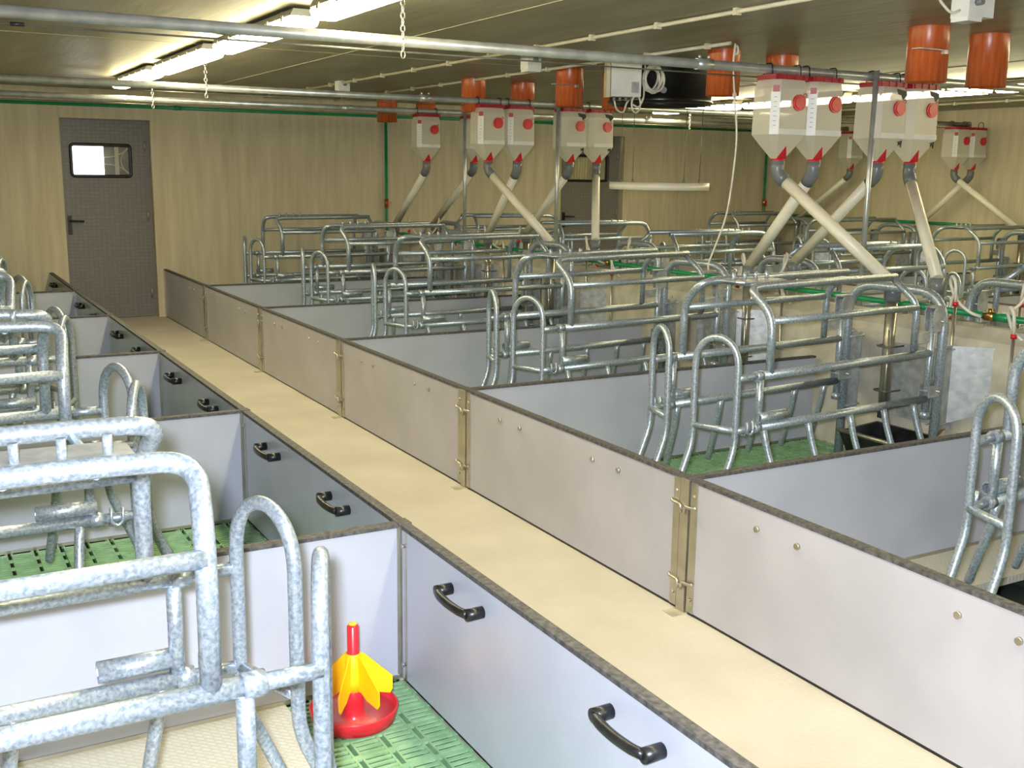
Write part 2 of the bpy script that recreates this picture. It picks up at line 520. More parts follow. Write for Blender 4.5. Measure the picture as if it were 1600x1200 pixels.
# ------------------------------------------------------------------ pen floors
def tile_mesh():
    def f(bm):
        nx, ny = 4, 6
        for i in range(nx):
            for j in range(ny):
                x, y = i*0.0985, j*0.0985
                P_ = 0.0985
                bx(bm, x, x+0.006, y, y+P_, -0.025, 0.0)
                bx(bm, x+P_-0.0125-0.0065+0.0065, x+P_-0.0065+0.0, y, y+P_, -0.025, 0.0) if False else bx(bm, x+P_-0.021, x+P_-0.014, y, y+P_, -0.025, 0.0)
                bx(bm, x+P_-0.014, x+P_, y, y+0.020, -0.008, 0.0)
                for q in range(4):
                    y0 = y+q*P_/4
                    bx(bm, x+0.006, x+P_-0.021, y0, y0+(0.0125 if q else 0.016), -0.006, -0.0005)
    return mesh('slatted_floor_panel', f, M['slat'])
TILE = tile_mesh()
TW, TH = 0.394, 0.591
def pen_floor(x0, x1, k, plate=None, label=''):
    """a bay of slatted panels between x0 and x1; plate = rectangle covered by a closed plate"""
    y0, y1 = jy(k)+0.02, jy(k+1)-0.02
    if k == 4: y1 = YB
    t = bpy.data.objects.new('floor_pen', None); COL.objects.link(t); t['kind'] = 'structure'
    nx = max(1, round((x1-x0)/TW)); ny = max(1, round((y1-y0)/TH))
    sx, sy = (x1-x0)/nx/TW, (y1-y0)/ny/TH
    for i in range(nx):
        for j in range(ny):
            X, Y = x0+i*(x1-x0)/nx, y0+j*(y1-y0)/ny
            if plate and X+TW*0.5 > plate[0] and X+TW*0.5 < plate[1] and Y+TH*0.5 > plate[2] and Y+TH*0.5 < plate[3]:
                continue
            o = link('slatted_floor_panel', TILE, t, (X+0.001, Y+0.001, 0))
            o.scale = (sx*0.995, sy*0.997, 1)
    # carrying beams under the panels
    def beams(bm):
        for i in range(nx+1):
            X = x0+i*(x1-x0)/nx
            bx(bm, X-0.02, X+0.02, y0, y1, -0.1, -0.026)
    obj('support_beam', beams, M['pit'], t)
    if plate:
        obj('studded_floor_plate', B_(*plate, -0.03, 0.002), M['plate'], t)
    return t
for k in range(-1, 5):
    pl = None
    if k == -1: pl = (XLW+0.02, 0.862, jy(-1)+0.02, jy(0)-0.02)
    pen_floor(XLW+0.02, XL-0.001, k, pl)
    if k == -1: pl = (XR+0.02, XC-0.13, 2.55, jy(0)-0.02)
    pen_floor(XR+0.02, XC-0.13, k, pl)
def far_slats(x0, x1):
    def f(bm):
        for i in range(int((x1-x0)/0.1)):
            for k in range(-1, 5):
                X = x0+i*0.1
                y = jy(k)+0.02
                bx(bm, X, X+0.022, y, y+B-0.04, -0.03, 0)
                for q in range(0, 40):
                    bx(bm, X+0.022, X+0.1, y+q*0.0424, y+q*0.0424+0.022, -0.03, -0.001)
    o = obj('slatted_floor', f, M['slat'])
    o['kind'] = 'structure'
    return o
far_slats(XC+0.13, XL2-0.02)
far_slats(XR2+0.02, XRW)

# ------------------------------------------------------------------ pen dividers
def divider_meshes(L):
    bd = mesh('board', B_(0, L, -0.014, 0.014, 0.012, 0.490), M['board_flashlit'])
    cp = mesh('cap_strip', lambda bm: (bx(bm, 0, L, -0.017, 0.017, 0.488, 0.500)), M['cap'])
    def en(bm):
        bx(bm, -0.004, 0.0, -0.018, 0.018, 0.005, 0.49)
        bx(bm, 0.0, 0.012, -0.018, -0.014, 0.005, 0.49)
        bx(bm, 0.0, 0.012, 0.014, 0.018, 0.005, 0.49)
    return bd, cp, mesh('end_channel', en, M['inox']), mesh('foot_rail', B_(0, L, -0.02, 0.02, 0.0, 0.014), M['inox'])
DV = divider_meshes(2.28)
rowname = {'L': 'left of near aisle', 'A': 'right of near aisle', 'B': 'behind the feed wall', 'C': 'by the right wall'}
for row, xo, rz in (('L', XL-0.012, math.pi), ('A', XR+0.02, 0), ('B', XL2-0.02, math.pi), ('C', XR2+0.02, 0)):
    for k in range(-1, 5):
        nm = {0: 'nearest full one', 4: 'farthest'}.get(k, '')
        t = thing('pen_divider', 'grey cross partition with dark cap, %s from back wall, %s' % (ORD[4-k], rowname[row]), 'partition', (xo, jy(k), 0), rz, 'cross partitions of the pens %s' % rowname[row])
        for nme, me in zip(('board', 'cap_strip', 'end_channel', 'foot_rail'), DV):
            link(nme, me, t)

# ------------------------------------------------------------------ aisle gate panels
def gate_panel(side, k):
    """side +1: right of the aisle (pens at +x), -1: left of it"""
    y0 = jy(k)+0.030; L = B-0.06
    if k == 4: L = YB-y0-0.02
    x = XR if side > 0 else XL
    lb = ('grey gate %s of near aisle, %s from back wall, %s' %
          ('right' if side > 0 else 'left', ORD[4-k], 'bolt heads showing' if side > 0 else 'black handles inside'))
    t = thing('aisle_gate', lb, 'gate', (x, y0, 0), 0, 'gates along the %s of the aisle' % ('right' if side > 0 else 'left'))
    s = side
    obj('board', B_(-0.014, 0.014, 0.036 if s > 0 else 0.0, L-(0.036 if s > 0 else 0.0), 0.012, 0.486), M['board'] if s > 0 else M['board_flashlit'], t)
    obj('cap_strip', B_(-0.016, 0.016, 0.0, L, 0.487, 0.500), M['cap'], t)
    obj('foot_gasket', B_(-0.010, 0.010, 0.0, L, 0.0, 0.012), M['black'], t)
    for a in (0.0, L-0.036):
        def st(bm, a=a):
            if s > 0: bx(bm, -0.018, 0.018, a, a+0.036, 0.012, 0.49)
            else: bx(bm, -0.016, 0.018, a+(0.022 if a == 0 else 0), a+(0.036 if a == 0 else 0.014), 0.012, 0.487)
            for z in (0.06, 0.44):
                tube(bm, [(-0.018, a+0.018, z), (-0.023, a+0.018, z)], 0.007, 8)
                tube(bm, [(0.018, a+0.018, z), (0.023, a+0.018, z)], 0.007, 8)
        obj('end_strip', st, M['inox'], t)
    offs = (0.415, 0.595, 1.185, 1.368)
    for q in (0, 2):
        ya, yb = offs[q]-0.03, offs[q+1]-0.03
        if yb > L: break
        def hd(bm, ya=ya, yb=yb):
            xi = s*0.014; xo = s*0.062
            for yy in (ya, yb):
                tube(bm, [(xi, yy, 0.42), (xo, yy, 0.42)], 0.0165, 14)
            pts = [(xo-s*0.006, ya, 0.42), (xo+s*0.004, ya+0.03, 0.42), (xo+s*0.009, (ya+yb)/2, 0.42), (xo+s*0.004, yb-0.03, 0.42), (xo-s*0.006, yb, 0.42)]
            tube(bm, fillet(pts, 0.03, 3), 0.012, 10, round_end=False)
        obj('handle', hd, M['black'], t)
        for yy in (ya, yb):
            def bl(bm, yy=yy):
                tube(bm, [(-s*0.013, yy, 0.42), (-s*0.019, yy, 0.42), (-s*0.023, yy, 0.42)], 0.0105, 12)
            obj('bolt', bl, M['inox'], t)
    return t
for k in range(-2, 5):
    gate_panel(1, k); gate_panel(-1, k)

# junction posts with hook pins
def post_thing(side, k):
    x = XR if side > 0 else XL
    t = thing('gate_post', 'slim stainless gate post with hooked pins, %s of near aisle, %s from back wall' % ('right' if side > 0 else 'left', ORD[4-k]), 'post', (x, jy(k), 0), 0, 'gate posts on the %s of the aisle' % ('right' if side > 0 else 'left'))
    def p(bm):
        bx(bm, -0.022, -0.018, -0.023, 0.023, 0.0, 0.495)
        bx(bm, -0.018, 0.018, -0.023, -0.019, 0.0, 0.495)
        bx(bm, -0.018, 0.018, 0.019, 0.023, 0.0, 0.495)
        bx(bm, 0.016, 0.02, -0.023, 0.023, 0.0, 0.495)
    obj('channel', p, M['inox'], t)
    obj('foot_plate', B_(-0.075 if side > 0 else -0.02, 0.02 if side > 0 else 0.075, -0.03, 0.03, 0.0, 0.003), M['mortar'], t)
    for z in (0.12, 0.40):
        for sy in (-1, 1):
            def pin(bm, z=z, sy=sy):
                xx = -side*0.030
                tube(bm, fillet([(xx*0.8, sy*0.068, z+0.006), (xx, sy*0.06, z), (xx, sy*0.012, z-0.002), (xx, sy*0.009, z-0.03)], 0.008, 3), 0.0055, 8)
            obj('hook_pin', pin, M['inox'], t)
        obj('pin_eye', B_(-side*0.036 if side > 0 else 0.022, -side*0.022 if side > 0 else 0.036, -0.014, 0.014, z-0.014, z-0.01), M['inox'], t)
    obj('top_cap', B_(-0.020, 0.020, -0.026, 0.026, 0.492, 0.502), M['cap'], t)
for k in range(-1, 5):
    post_thing(1, k); post_thing(-1, k)
# far aisle partitions, plain long runs seen between the crates
for nm, x in (('left', XL2), ('right', XR2)):
    for k in range(-1, 5):
        y0 = jy(k)+0.03; L = (B-0.06) if k < 4 else YB-y0-0.02
        t = thing('aisle_gate', 'grey plastic gate %s of the far aisle, %s from back wall' % (nm, ORD[4-k]), 'gate', (x, y0, 0), 0, 'gates of the far aisle, %s side' % nm)
        obj('board', B_(-0.014, 0.014, 0, L, 0.018, 0.486), M['board'], t)
        obj('cap_strip', B_(-0.016, 0.016, 0.0, L, 0.487, 0.500), M['cap'], t)

# ------------------------------------------------------------------ farrowing crate
W = 0.275
def crate_proto():
    t = thing('farrowing_crate', 'x', 'crate', (0, 0, 0), 0)
    G = M['galv']
    for s in (-1, 1):
        y = s*W
        def top(bm):
            tube(bm, fillet([(0.02, y, 0.69), (0.02, y, 0.95), (0.0, s*0.148, 1.055), (0.12, s*0.145, 1.062), (1.02, s*0.145, 1.062)], 0.085, 7)[0:], 0.0185, 12, hollow=True)
        obj('top_rail', top, G, t)
        obj('front_brace', lambda bm: tube(bm, fillet([(1.0, s*0.15, 1.055), (1.03, y*0.99, 0.945), (1.03, y, 0.71)], 0.05, 5), 0.0165, 12), G, t)
        obj('upper_rail', lambda bm: tube(bm, [(0.02, y, 0.925), (1.03, y, 0.925)], 0.0165, 12), G, t)
        obj('middle_rail', lambda bm: (tube(bm, [(-0.06, y, 0.69), (1.16, y, 0.69)], 0.0195, 12), tube(bm, [(-0.07, y, 0.69), (-0.03, y, 0.69)], 0.0235, 12)), G, t)
        obj('lower_rail', lambda bm: (tube(bm, [(-0.06, y, 0.46), (1.16, y, 0.46)], 0.0195, 12), tube(bm, [(-0.07, y, 0.46), (-0.03, y, 0.46)], 0.0235, 12)), G, t)
        obj('rear_post', lambda bm: tube(bm, [(-0.035, y, 0.69), (-0.035, y, 0.46)], 0.0165, 12), G, t)
        obj('sleeve', lambda bm: tube(bm, [(-0.05, y+s*0.012, 0.506), (0.125, y+s*0.012, 0.506)], 0.0235, 14, hollow=True), G, t)
        obj('gate_bar', lambda bm: tube(bm, [(-0.17, y, 0.69), (-0.05, y, 0.69)], 0.0155, 10), G, t)
        obj('gate_bar', lambda bm: tube(bm, [(-0.17, y, 0.46), (-0.06, y, 0.46)], 0.0155, 10), G, t)
        def hook(bm):
            for x_ in (-0.125, -0.09):
                pts = [(x_, y+s*0.018, 0.50), (x_, y+s*0.022, 0.46), (x_, y+s*0.012, 0.438), (x_, y-s*0.01, 0.436)]
                tube(bm, fillet(pts, 0.012, 3), 0.005, 6)
            pts = [(-0.125, y+s*0.024, 0.50), (-0.125, y+s*0.024, 0.452), (-0.107, y+s*0.024, 0.438), (-0.09, y+s*0.024, 0.452), (-0.09, y+s*0.024, 0.50)]
            tube(bm, fillet(pts, 0.012, 3), 0.006, 6)
        obj('hook', hook, G, t)
        for xf in (0.0, 0.29, 0.58, 0.83, 1.06):
            obj('finger_bar', lambda bm: tube(bm, fillet([(xf, y, 0.455), (xf+0.01, y+s*0.02, 0.36), (xf+0.035, y+s*0.10, 0.13)], 0.06, 4), 0.0155, 10, round_end=True), G, t)
        # rear gate hoop, hinged at the rail ends, standing a little open
        hx, hy, fx, fy = -0.17, s*0.272, -0.240, s*0.085
        def hoop(bm):
            n = 9
            cx, cy = (hx+fx)/2, (hy+fy)/2
            dx, dy = (hx-fx)/2, (hy-fy)/2
            R_ = math.hypot(dx, dy)
            pts = [(hx-0.13, hy, 0.05), (hx-0.09, hy, 0.17), (hx, hy, 0.38), (hx, hy, 0.50)]
            for i in range(n+1):
                a = math.pi*i/n
                pts.append((cx+dx*math.cos(a), cy+dy*math.cos(a), 0.745+R_*1.15*math.sin(a)))
            pts += [(fx, fy, 0.50), (fx, fy, 0.38), (fx-0.09, fy, 0.17), (fx-0.13, fy, 0.05)]
            tube(bm, fillet(pts, 0.05, 3), 0.0155, 10)
        h = obj('rear_gate', hoop, G, t)
        obj('crossbar', lambda bm: tube(bm, [(hx, hy, 0.46), (fx, fy, 0.46)], 0.0145, 10), G, h)
        def hole(bm):
            tube(bm, [((hx+fx)/2+0.03, (hy+fy)/2+s*0.06, 0.815), ((hx+fx)/2+0.045, (hy+fy)/2+s*0.062, 0.825)], 0.005, 8)
        # head end
        obj('end_post', lambda bm: tube(bm, [(1.165, y, 0.36), (1.165, y, 0.90)], 0.0185, 12), G, t)
        def brk(bm):
            for yo in (-0.028, 0.022):
                prism(bm, [(1.135, 0.83), (1.15, 0.80), (1.20, 0.80), (1.215, 0.83), (1.215, 0.90), (1.195, 0.925), (1.15, 0.925), (1.135, 0.90)], 'y', y+yo, y+yo+0.006)
            bx(bm, 1.13, 1.22, y-0.028, y+0.028, 0.918, 0.924)
            tube(bm, [(1.195, y-s*0.01, 0.85), (1.195, y+s*0.045, 0.85)], 0.007, 8)
            bx(bm, 1.03, 1.16, y-0.004, y+0.004, 0.745, 0.795)
        obj('hinge_bracket', brk, M['sheet'], t)
        def lowbrk(bm):
            bx(bm, 1.14, 1.25, y-0.027, y+0.027, 0.50, 0.506)
            bx(bm, 1.14, 1.25, y-0.030, y-0.026, 0.47, 0.53)
            bx(bm, 1.14, 1.25, y+0.026, y+0.030, 0.47, 0.53)
            tube(bm, [(1.20, y-0.05, 0.50), (1.20, y+0.05, 0.50)], 0.006, 8)
        obj('lower_bracket', lowbrk, M['sheet'], t)
        obj('foot_collar', lambda bm: tube(bm, [(1.165, y, 0.36), (1.165, y, 0.395)], 0.026, 12), G, t)
        def chan(bm):
            prism(bm, [(1.262, y-0.02), (1.32, y-0.02), (1.32, y-0.016), (1.268, y-0.016), (1.268, y+0.016), (1.32, y+0.016), (1.32, y+0.02), (1.262, y+0.02)], 'z', 0.29, 0.72)
            for z in (0.32, 0.70):
                tube(bm, fillet([(1.215, y-0.026, z), (1.335, y-0.026, z), (1.335, y+0.026, z), (1.215, y+0.026, z)], 0.012, 3), 0.0045, 6)
        obj('shield_channel', chan, M['sheet'], t)
        def shield(bm):
            x0, y0_, x1, y1_ = 1.32, s*0.275, 1.475, s*0.47
            d = Vector((x1-x0, y1_-y0_, 0)).normalized(); nrm = Vector((-d.y, d.x, 0))*0.002
            poly = [(x0, y0_, 0.31), (x1, y1_, 0.40), (x1, y1_, 0.715), (x0, y0_, 0.715)]
            A = [bm.verts.new(Vector(p)+nrm) for p in poly]; Bq = [bm.verts.new(Vector(p)-nrm) for p in poly]
            bm.faces.new(A); bm.faces.new(Bq[::-1])
            for i in range(4): bm.faces.new([A[i], Bq[i], Bq[(i+1) % 4], A[(i+1) % 4]])
            for e in (0.0, 1.0):
                p = Vector((x0, y0_, 0))*(1-e)+Vector((x1, y1_, 0))*e
                tube(bm, [(p.x, p.y, 0.32+0.08*e), (p.x, p.y, 0.715)], 0.005, 6)
        obj('side_shield', shield, M['sheet'], t)
    obj('head_arch', lambda bm: tube(bm, fillet([(1.235, -0.288, 0.0), (1.235, -0.288, 0.985), (1.235, 0.288, 0.985), (1.235, 0.288, 0.0)], 0.17, 8), 0.024, 14), G, t)
    def adj(bm):
        prism(bm, [(0.09, 0.13), (0.40, 0.13), (0.40, 0.0), (0.38, -0.02), (0.115, -0.01), (0.09, 0.02)], 'z', 1.060, 1.066)
    ap = obj('adjuster_plate', adj, M['sheet'], t)
    for i in range(4):
        obj('peg', lambda bm: tube(bm, [(0.13+i*0.073, 0.075, 1.062), (0.13+i*0.073, 0.075, 1.100)], 0.0085, 10), G, ap)
    obj('cross_tie', lambda bm: (tube(bm, [(0.30, -0.145, 1.05), (0.30, 0.145, 1.05)], 0.010, 8), tube(bm, [(0.16, -0.145, 1.05), (0.16, 0.145, 1.05)], 0.010, 8)), G, t)
    return t
proto = crate_proto()
cnt = 0
def place_crate(x, y, rz, label, group):
    global cnt
    if cnt == 0:
        proto.location = (x, y, 0); proto.rotation_euler = (0, 0, rz); proto['label'] = label; proto['group'] = group
        r = proto
    else:
        r = dup(proto, (x, y, 0), rz, label, group)
    cnt += 1
    return r
RA = {-1: (0.02, 0.03, 0.072), 0: (0, 0.040, 0.088), 1: (-0.018, -0.099, 0.091), 2: (0, 0.051, 0.054), 3: (0.023, -0.002, 0.071), 4: (0, 0.009, 0.057)}
for k in range(-1, 5):
    dx, dy, rz = RA[k]
    place_crate(3.2+dx, Y0+0.832+k*B+dy, rz, 'galvanised tubular sow crate right of near aisle, %s from back wall' % ORD[4-k], 'sow crates right of the near aisle')
RL = {-1: (0.0, 0.81, 0.0), 0: (0.0, 0.83, 0.0)}
for k in range(-1, 5):
    dx, dy, rz = RL.get(k, (0, 0.82, 0))
    place_crate(0.402+dx, jy(k)+dy, math.pi+rz, 'galvanised tubular sow crate left of near aisle, %s from back wall' % ORD[4-k], 'sow crates left of the near aisle')
for k in range(-1, 5):
    place_crate(2*XC-3.2, jy(k)+0.83, math.pi, 'galvanised tubular sow crate just behind the feed wall, %s from back wall' % ORD[4-k], 'sow crates beyond the feed wall')
for k in range(-1, 5):
    place_crate(3.2+5.79, jy(k)+0.83, 0.05, 'galvanised tubular sow crate along the right wall, %s from back wall' % ORD[4-k], 'sow crates by the right wall')

# ------------------------------------------------------------------ sow troughs with drop tubes
def trough_proto():
    t = thing('sow_trough', 'x', 'trough')
    def tr(bm):
        o = [(-0.37, -0.20), (0.0, -0.27), (0.0, 0.27), (-0.37, 0.20)]
        lo = [(-0.30, -0.15), (0.0, -0.22), (0.0, 0.22), (-0.30, 0.15)]
        i_ = [(-0.35, -0.18), (-0.02, -0.25), (-0.02, 0.25), (-0.35, 0.18)]
        il = [(-0.28, -0.13), (-0.03, -0.19), (-0.03, 0.19), (-0.28, 0.13)]
        R = [[bm.verts.new((p[0], p[1], z)) for p in q] for q, z in ((lo, 0.0), (o, 0.20), (i_, 0.20), (il, 0.03))]
        for a, b_ in zip(R, R[1:]):
            for j in range(4): bm.faces.new([a[j], a[(j+1) % 4], b_[(j+1) % 4], b_[j]])
        bm.faces.new(R[0]); bm.faces.new(R[-1])
    obj('basin', tr, M['black'], t)
    obj('front_lip', lambda bm: tube(bm, [(-0.37, -0.21, 0.205), (-0.37, 0.21, 0.205)], 0.012, 8), M['inox'], t)
    obj('back_plate', lambda bm: (bx(bm, -0.012, -0.006, -0.22, 0.24, 0.26, 0.66), bx(bm, -0.04, -0.006, -0.22, -0.215, 0.26, 0.66), bx(bm, -0.04, -0.006, 0.235, 0.24, 0.26, 0.66)), M['sheet'], t)
    return t
def dropper_proto():
    t = thing('feed_drop_tube', 'x', 'tube')
    obj('steel_tube', lambda bm: tube(bm, [(0, 0, 0.27), (0, 0, 0.93)], 0.03, 16, hollow=True), M['inox'], t)
    obj('socket', lambda bm: tube(bm, [(0, 0, 0.90), (0, 0, 0.99)], 0.042, 16), M['greypvc'], t)
    obj('rod', lambda bm: tube(bm, [(-0.035, -0.03, 0.27), (-0.035, -0.03, 0.75)], 0.006, 8), M['inox'], t)
    for z in (0.42, 0.66):
        obj('pipe_clamp', lambda bm: tube(bm, fillet([(0.07, -0.04, z), (-0.045, -0.045, z), (-0.045, 0.045, z), (0.07, 0.04, z)], 0.02, 3), 0.005, 6), M['wire'], t)
    return t
TP = trough_proto(); DP = dropper_proto(); n_ = 0
def head_y(row, k):
    if row == 'A': dx, dy, rz = RA[k]; return Y0+0.832+k*B+dy+1.3*rz
    return jy(k)+0.83
DROPA = {-1: (4.54, 1.70), 0: (4.53, 3.97), 1: (4.58, 5.15), 2: (4.53, 7.44), 3: (4.58, 8.62), 4: (4.53, 10.6)}
DROPB = {-1: (5.05, 1.62), 0: (5.05, 4.12), 1: (5.08, 5.28), 2: (5.05, 7.59), 3: (5.05, 8.75), 4: (5.05, 10.75)}
DROPC = {2: (10.33, 7.4), 3: (10.30, 8.75), 4: (10.30, 10.7)}
for row, drops, rz, xw in (('A', DROPA, 0, XC-0.13), ('B', DROPB, math.pi, XC+0.13), ('C', DROPC, 0, XRW)):
    for k in sorted(drops):
        lb = 'black trough at head of %s crate from back wall, %s' % (ORD[4-k], rowname[row])
        lb2 = 'steel drop tube above %s trough from back wall, %s' % (ORD[4-k], rowname[row])
        if n_ == 0:
            TP.location = (xw-0.001, head_y(row, k), 0); TP['label'] = lb; TP['group'] = 'sow troughs'
            DP.location = drops[k]+(0,); DP['label'] = lb2; DP['group'] = 'feed drop tubes'
        else:
            dup(TP, (xw-0.001*math.cos(rz), head_y(row, k), 0), rz, lb, 'sow troughs')
            dup(DP, drops[k]+(0,), rz, lb2, 'feed drop tubes')
        n_ += 1

# ------------------------------------------------------------------ drinkers: steel rod, red clip, looping hose
def drinker_proto():
    t = thing('drinker', 'x', 'drinker')
    obj('steel_rod', lambda bm: tube(bm, [(0, 0, 0.25), (0, 0, 0.93)], 0.008, 8), M['inox'], t)
    obj('nipple', lambda bm: tube(bm, fillet([(0, 0, 0.27), (-0.03, 0, 0.24), (-0.06, 0, 0.23)], 0.01, 2), 0.009, 8), M['brass'], t)
    obj('hose_clip', lambda bm: tube(bm, [(0, 0, 0.90), (0, 0, 0.922)], 0.015, 10), M['red'], t)
    pts = [(0, 0, 0.92), (0.0, 0.01, 1.02), (0.01, 0.04, 1.055), (0.03, 0.07, 1.02), (0.06, 0.05, 0.92), (0.10, -0.02, 0.86), (0.13, -0.06, 0.845)]
    obj('hose', lambda bm: tube(bm, fillet(pts, 0.05, 4), 0.0085, 8), M['hose'], t)
    return t
DRP = drinker_proto(); n_ = 0
for row, rz, xw in (('A', 0, XC-0.15), ('B', math.pi, XC+0.15)):
    for k in range(-1, 5):
        for j, dy in enumerate((-0.19, -0.56 if row == 'A' else 0.22)):
            y = head_y(row, k)+dy+(0.02 if j else 0)
            lb = '%s drinker rod with red clip, %s pen from back wall, %s' % ('trough-side' if j == 0 else 'corner', ORD[4-k], rowname[row])
            if n_ == 0:
                r = DRP; r.location = (xw, y, 0); r['label'] = lb; r['group'] = 'drinkers on the feed wall'
            else:
                r = dup(DRP, (xw, y, 0 if j == 0 else -0.12), rz, lb, 'drinkers on the feed wall')
            n_ += 1

# ------------------------------------------------------------------ green water pipes
def water(name, pts, label, valve=None, brs=()):
    t = thing(name, label, 'pipe', (0, 0, 0))
    obj('pipe_run', lambda bm: tube(bm, fillet(pts, 0.04, 3), 0.0165, 10), M['green'], t)
    if valve:
        def v(bm):
            x, y, z = valve
            tube(bm, [(x, y, z-0.05), (x, y, z+0.05)], 0.024, 10)
            bx(bm, x-0.01, x+0.05, y-0.035, y-0.02, z+0.0, z+0.012)
        obj('valve', v, M['brass'], t)
        obj('valve_lever', B_(valve[0]-0.008, valve[0]+0.008, valve[1]-0.045, valve[1]-0.03, valve[2]-0.05, valve[2]+0.03), M['red'], t)
    def s(bm):
        for a, b_, ax in brs:
            if ax == 'fit':
                tube(bm, [a, b_], 0.022, 10)
    obj('coupling', s, M['green'], t)
    return t
water('water_pipe', [(XLW, YB-0.03, 2.13), (XRW-0.04, YB-0.03, 2.13)], 'green water pipe running high along the whole back wall', None,
      [((2.5, YB-0.03, 2.13), (2.58, YB-0.03, 2.13), 'fit'), ((4.78, YB-0.03, 2.13), (4.88, YB-0.03, 2.13), 'fit'), ((7.0, YB-0.03, 2.13), (7.08, YB-0.03, 2.13), 'fit')])
water('water_pipe', [(4.825, YB-0.03, 2.12), (4.825, YB-0.03, 0.86), (4.825, YB-0.2, 0.85), (4.825, 0.4, 0.85)],
      'green water pipe dropping down back wall and running along the feed wall top', (4.825, YB-0.03, 1.17),
      [((4.825, y, 0.85), (4.825, y+0.08, 0.85), 'fit') for y in [jy(k)+o for k in range(-1, 5) for o in (0.6, 1.2)]])
water('water_pipe', [(XRW-0.03, YB-0.03, 2.12), (XRW-0.03, YB-0.03, 1.02), (XRW-0.03, YB-0.2, 1.02), (XRW-0.03, 0.4, 1.02)],
      'green water pipe dropping in the far corner and running along the right wall', (XRW-0.03, YB-0.03, 1.17), [])
# brass tees on the feed wall pipe
for k in range(-1, 5):
    t = tag(obj('pipe_tee', lambda bm: (tube(bm, [(4.825, jy(k)+0.68, 0.85), (4.825, jy(k)+0.74, 0.85)], 0.025, 10), tube(bm, [(4.825, jy(k)+0.71, 0.85), (4.825, jy(k)+0.71, 0.89)], 0.012, 8)), M['brass']),
            'small brass tee on the green feed wall pipe, %s from the back wall' % ORD[4-k], 'fitting', 'brass tees on the feed wall pipe')

# ------------------------------------------------------------------ feed conveyor pipes along x, with wires
YP = {1: 4.618, 2: 8.09, 3: 9.85}
ZP = 2.107
for i, nm in ((1, 'nearest, crossing the whole picture'), (2, 'middle of the three, level with the second bins'), (3, 'farthest, just before the back wall')):
    t = thing('feed_conveyor_pipe', 'galvanised feed pipe under ceiling, %s' % nm, 'pipe', (0, YP[i], ZP), 0, 'feed conveyor pipes')
    obj('pipe_run', lambda bm: tube(bm, [(XLW+0.02, 0, 0), (XRW-0.3, 0, 0)], 0.0245, 16), M['galvpipe'], t)
    for xx in (3.72, 7.2):
        obj('joint_clamp', lambda bm: (tube(bm, [(xx-0.05, 0, 0), (xx+0.05, 0, 0)], 0.0285, 16), tube(bm, [(xx-0.03, 0, 0.03), (xx-0.03, 0, 0.045)], 0.008, 8), tube(bm, [(xx+0.03, 0, 0.03), (xx+0.03, 0, 0.045)], 0.008, 8)), M['galvpipe'], t)
    obj('pull_wire', lambda bm: (tube(bm, [(XLW+0.02, 0.08, -0.035), (XRW-0.3, 0.08, -0.035)], 0.0025, 5), tube(bm, [(XLW+0.02, 0.11, -0.035), (XRW-0.3, 0.11, -0.035)], 0.0025, 5)), M['wire'], t)
    obj('wire_clamp', lambda bm: (tube(bm, [(0.42, 0.08, -0.035), (0.47, 0.08, -0.035)], 0.008, 8)), M['black'], t)
    # post that carries it
    p = thing('support_post', 'thin galvanised post from feed wall up to %s conveyor pipe' % ('the nearest', 'the middle', 'the farthest')[i-1], 'post', (4.94, YP[i]-0.045, 0), 0, 'posts on the feed wall')
    obj('pole', lambda bm: tube(bm, [(0, 0, 0.70), (0, 0, 2.14)], 0.0165, 12), M['galvpipe'], p)
    obj('base_plate', B_(-0.04, 0.03, -0.04, 0.04, 0.735, 0.745), M['sheet'], p)
    obj('pipe_clip', lambda bm: tube(bm, fillet([(0.02, 0.0, 0.03+2.06), (0.02, 0.08, 2.06), (0.02, 0.08, 2.14), (0.02, 0.0, 2.14)], 0.02, 3), 0.004, 6), M['wire'], p)
# chains holding the pipes
def chain(x, y, z0, z1, label, r=0.012):
    t = thing('hanging_chain', label, 'chain', (x, y, z0), 0, 'chains holding the conveyor pipes')
    def link_me(bm):
        pts = [(r*math.cos(a)*0.8, 0, r*1.5*math.sin(a)) for a in [2*math.pi*i/10 for i in range(10)]]
        tube(bm, pts, 0.0028, 6, closed=True)
    me = mesh('link', link_me, M['chainm'])
    n = int((z1-z0)/(r*2.3))
    for i in range(n):
        link('link', me, t, (0, 0, i*r*2.3+r*1.4), (i % 2)*math.pi/2)
chain(2.0, YP[1]-0.035, 2.03, ZC, 'bright link chain from ceiling down past the nearest conveyor pipe')
chain(1.98, YP[2]-0.035, 2.03, ZC, 'bright link chain past the middle conveyor pipe, above left door')
chain(1.955, YP[3]-0.035, 2.03, ZC, 'bright link chain past the farthest conveyor pipe, left of the bins')
chain(7.745, YP[3]-0.035, 2.03, ZC, 'bright link chain past the farthest pipe, above the far aisle')

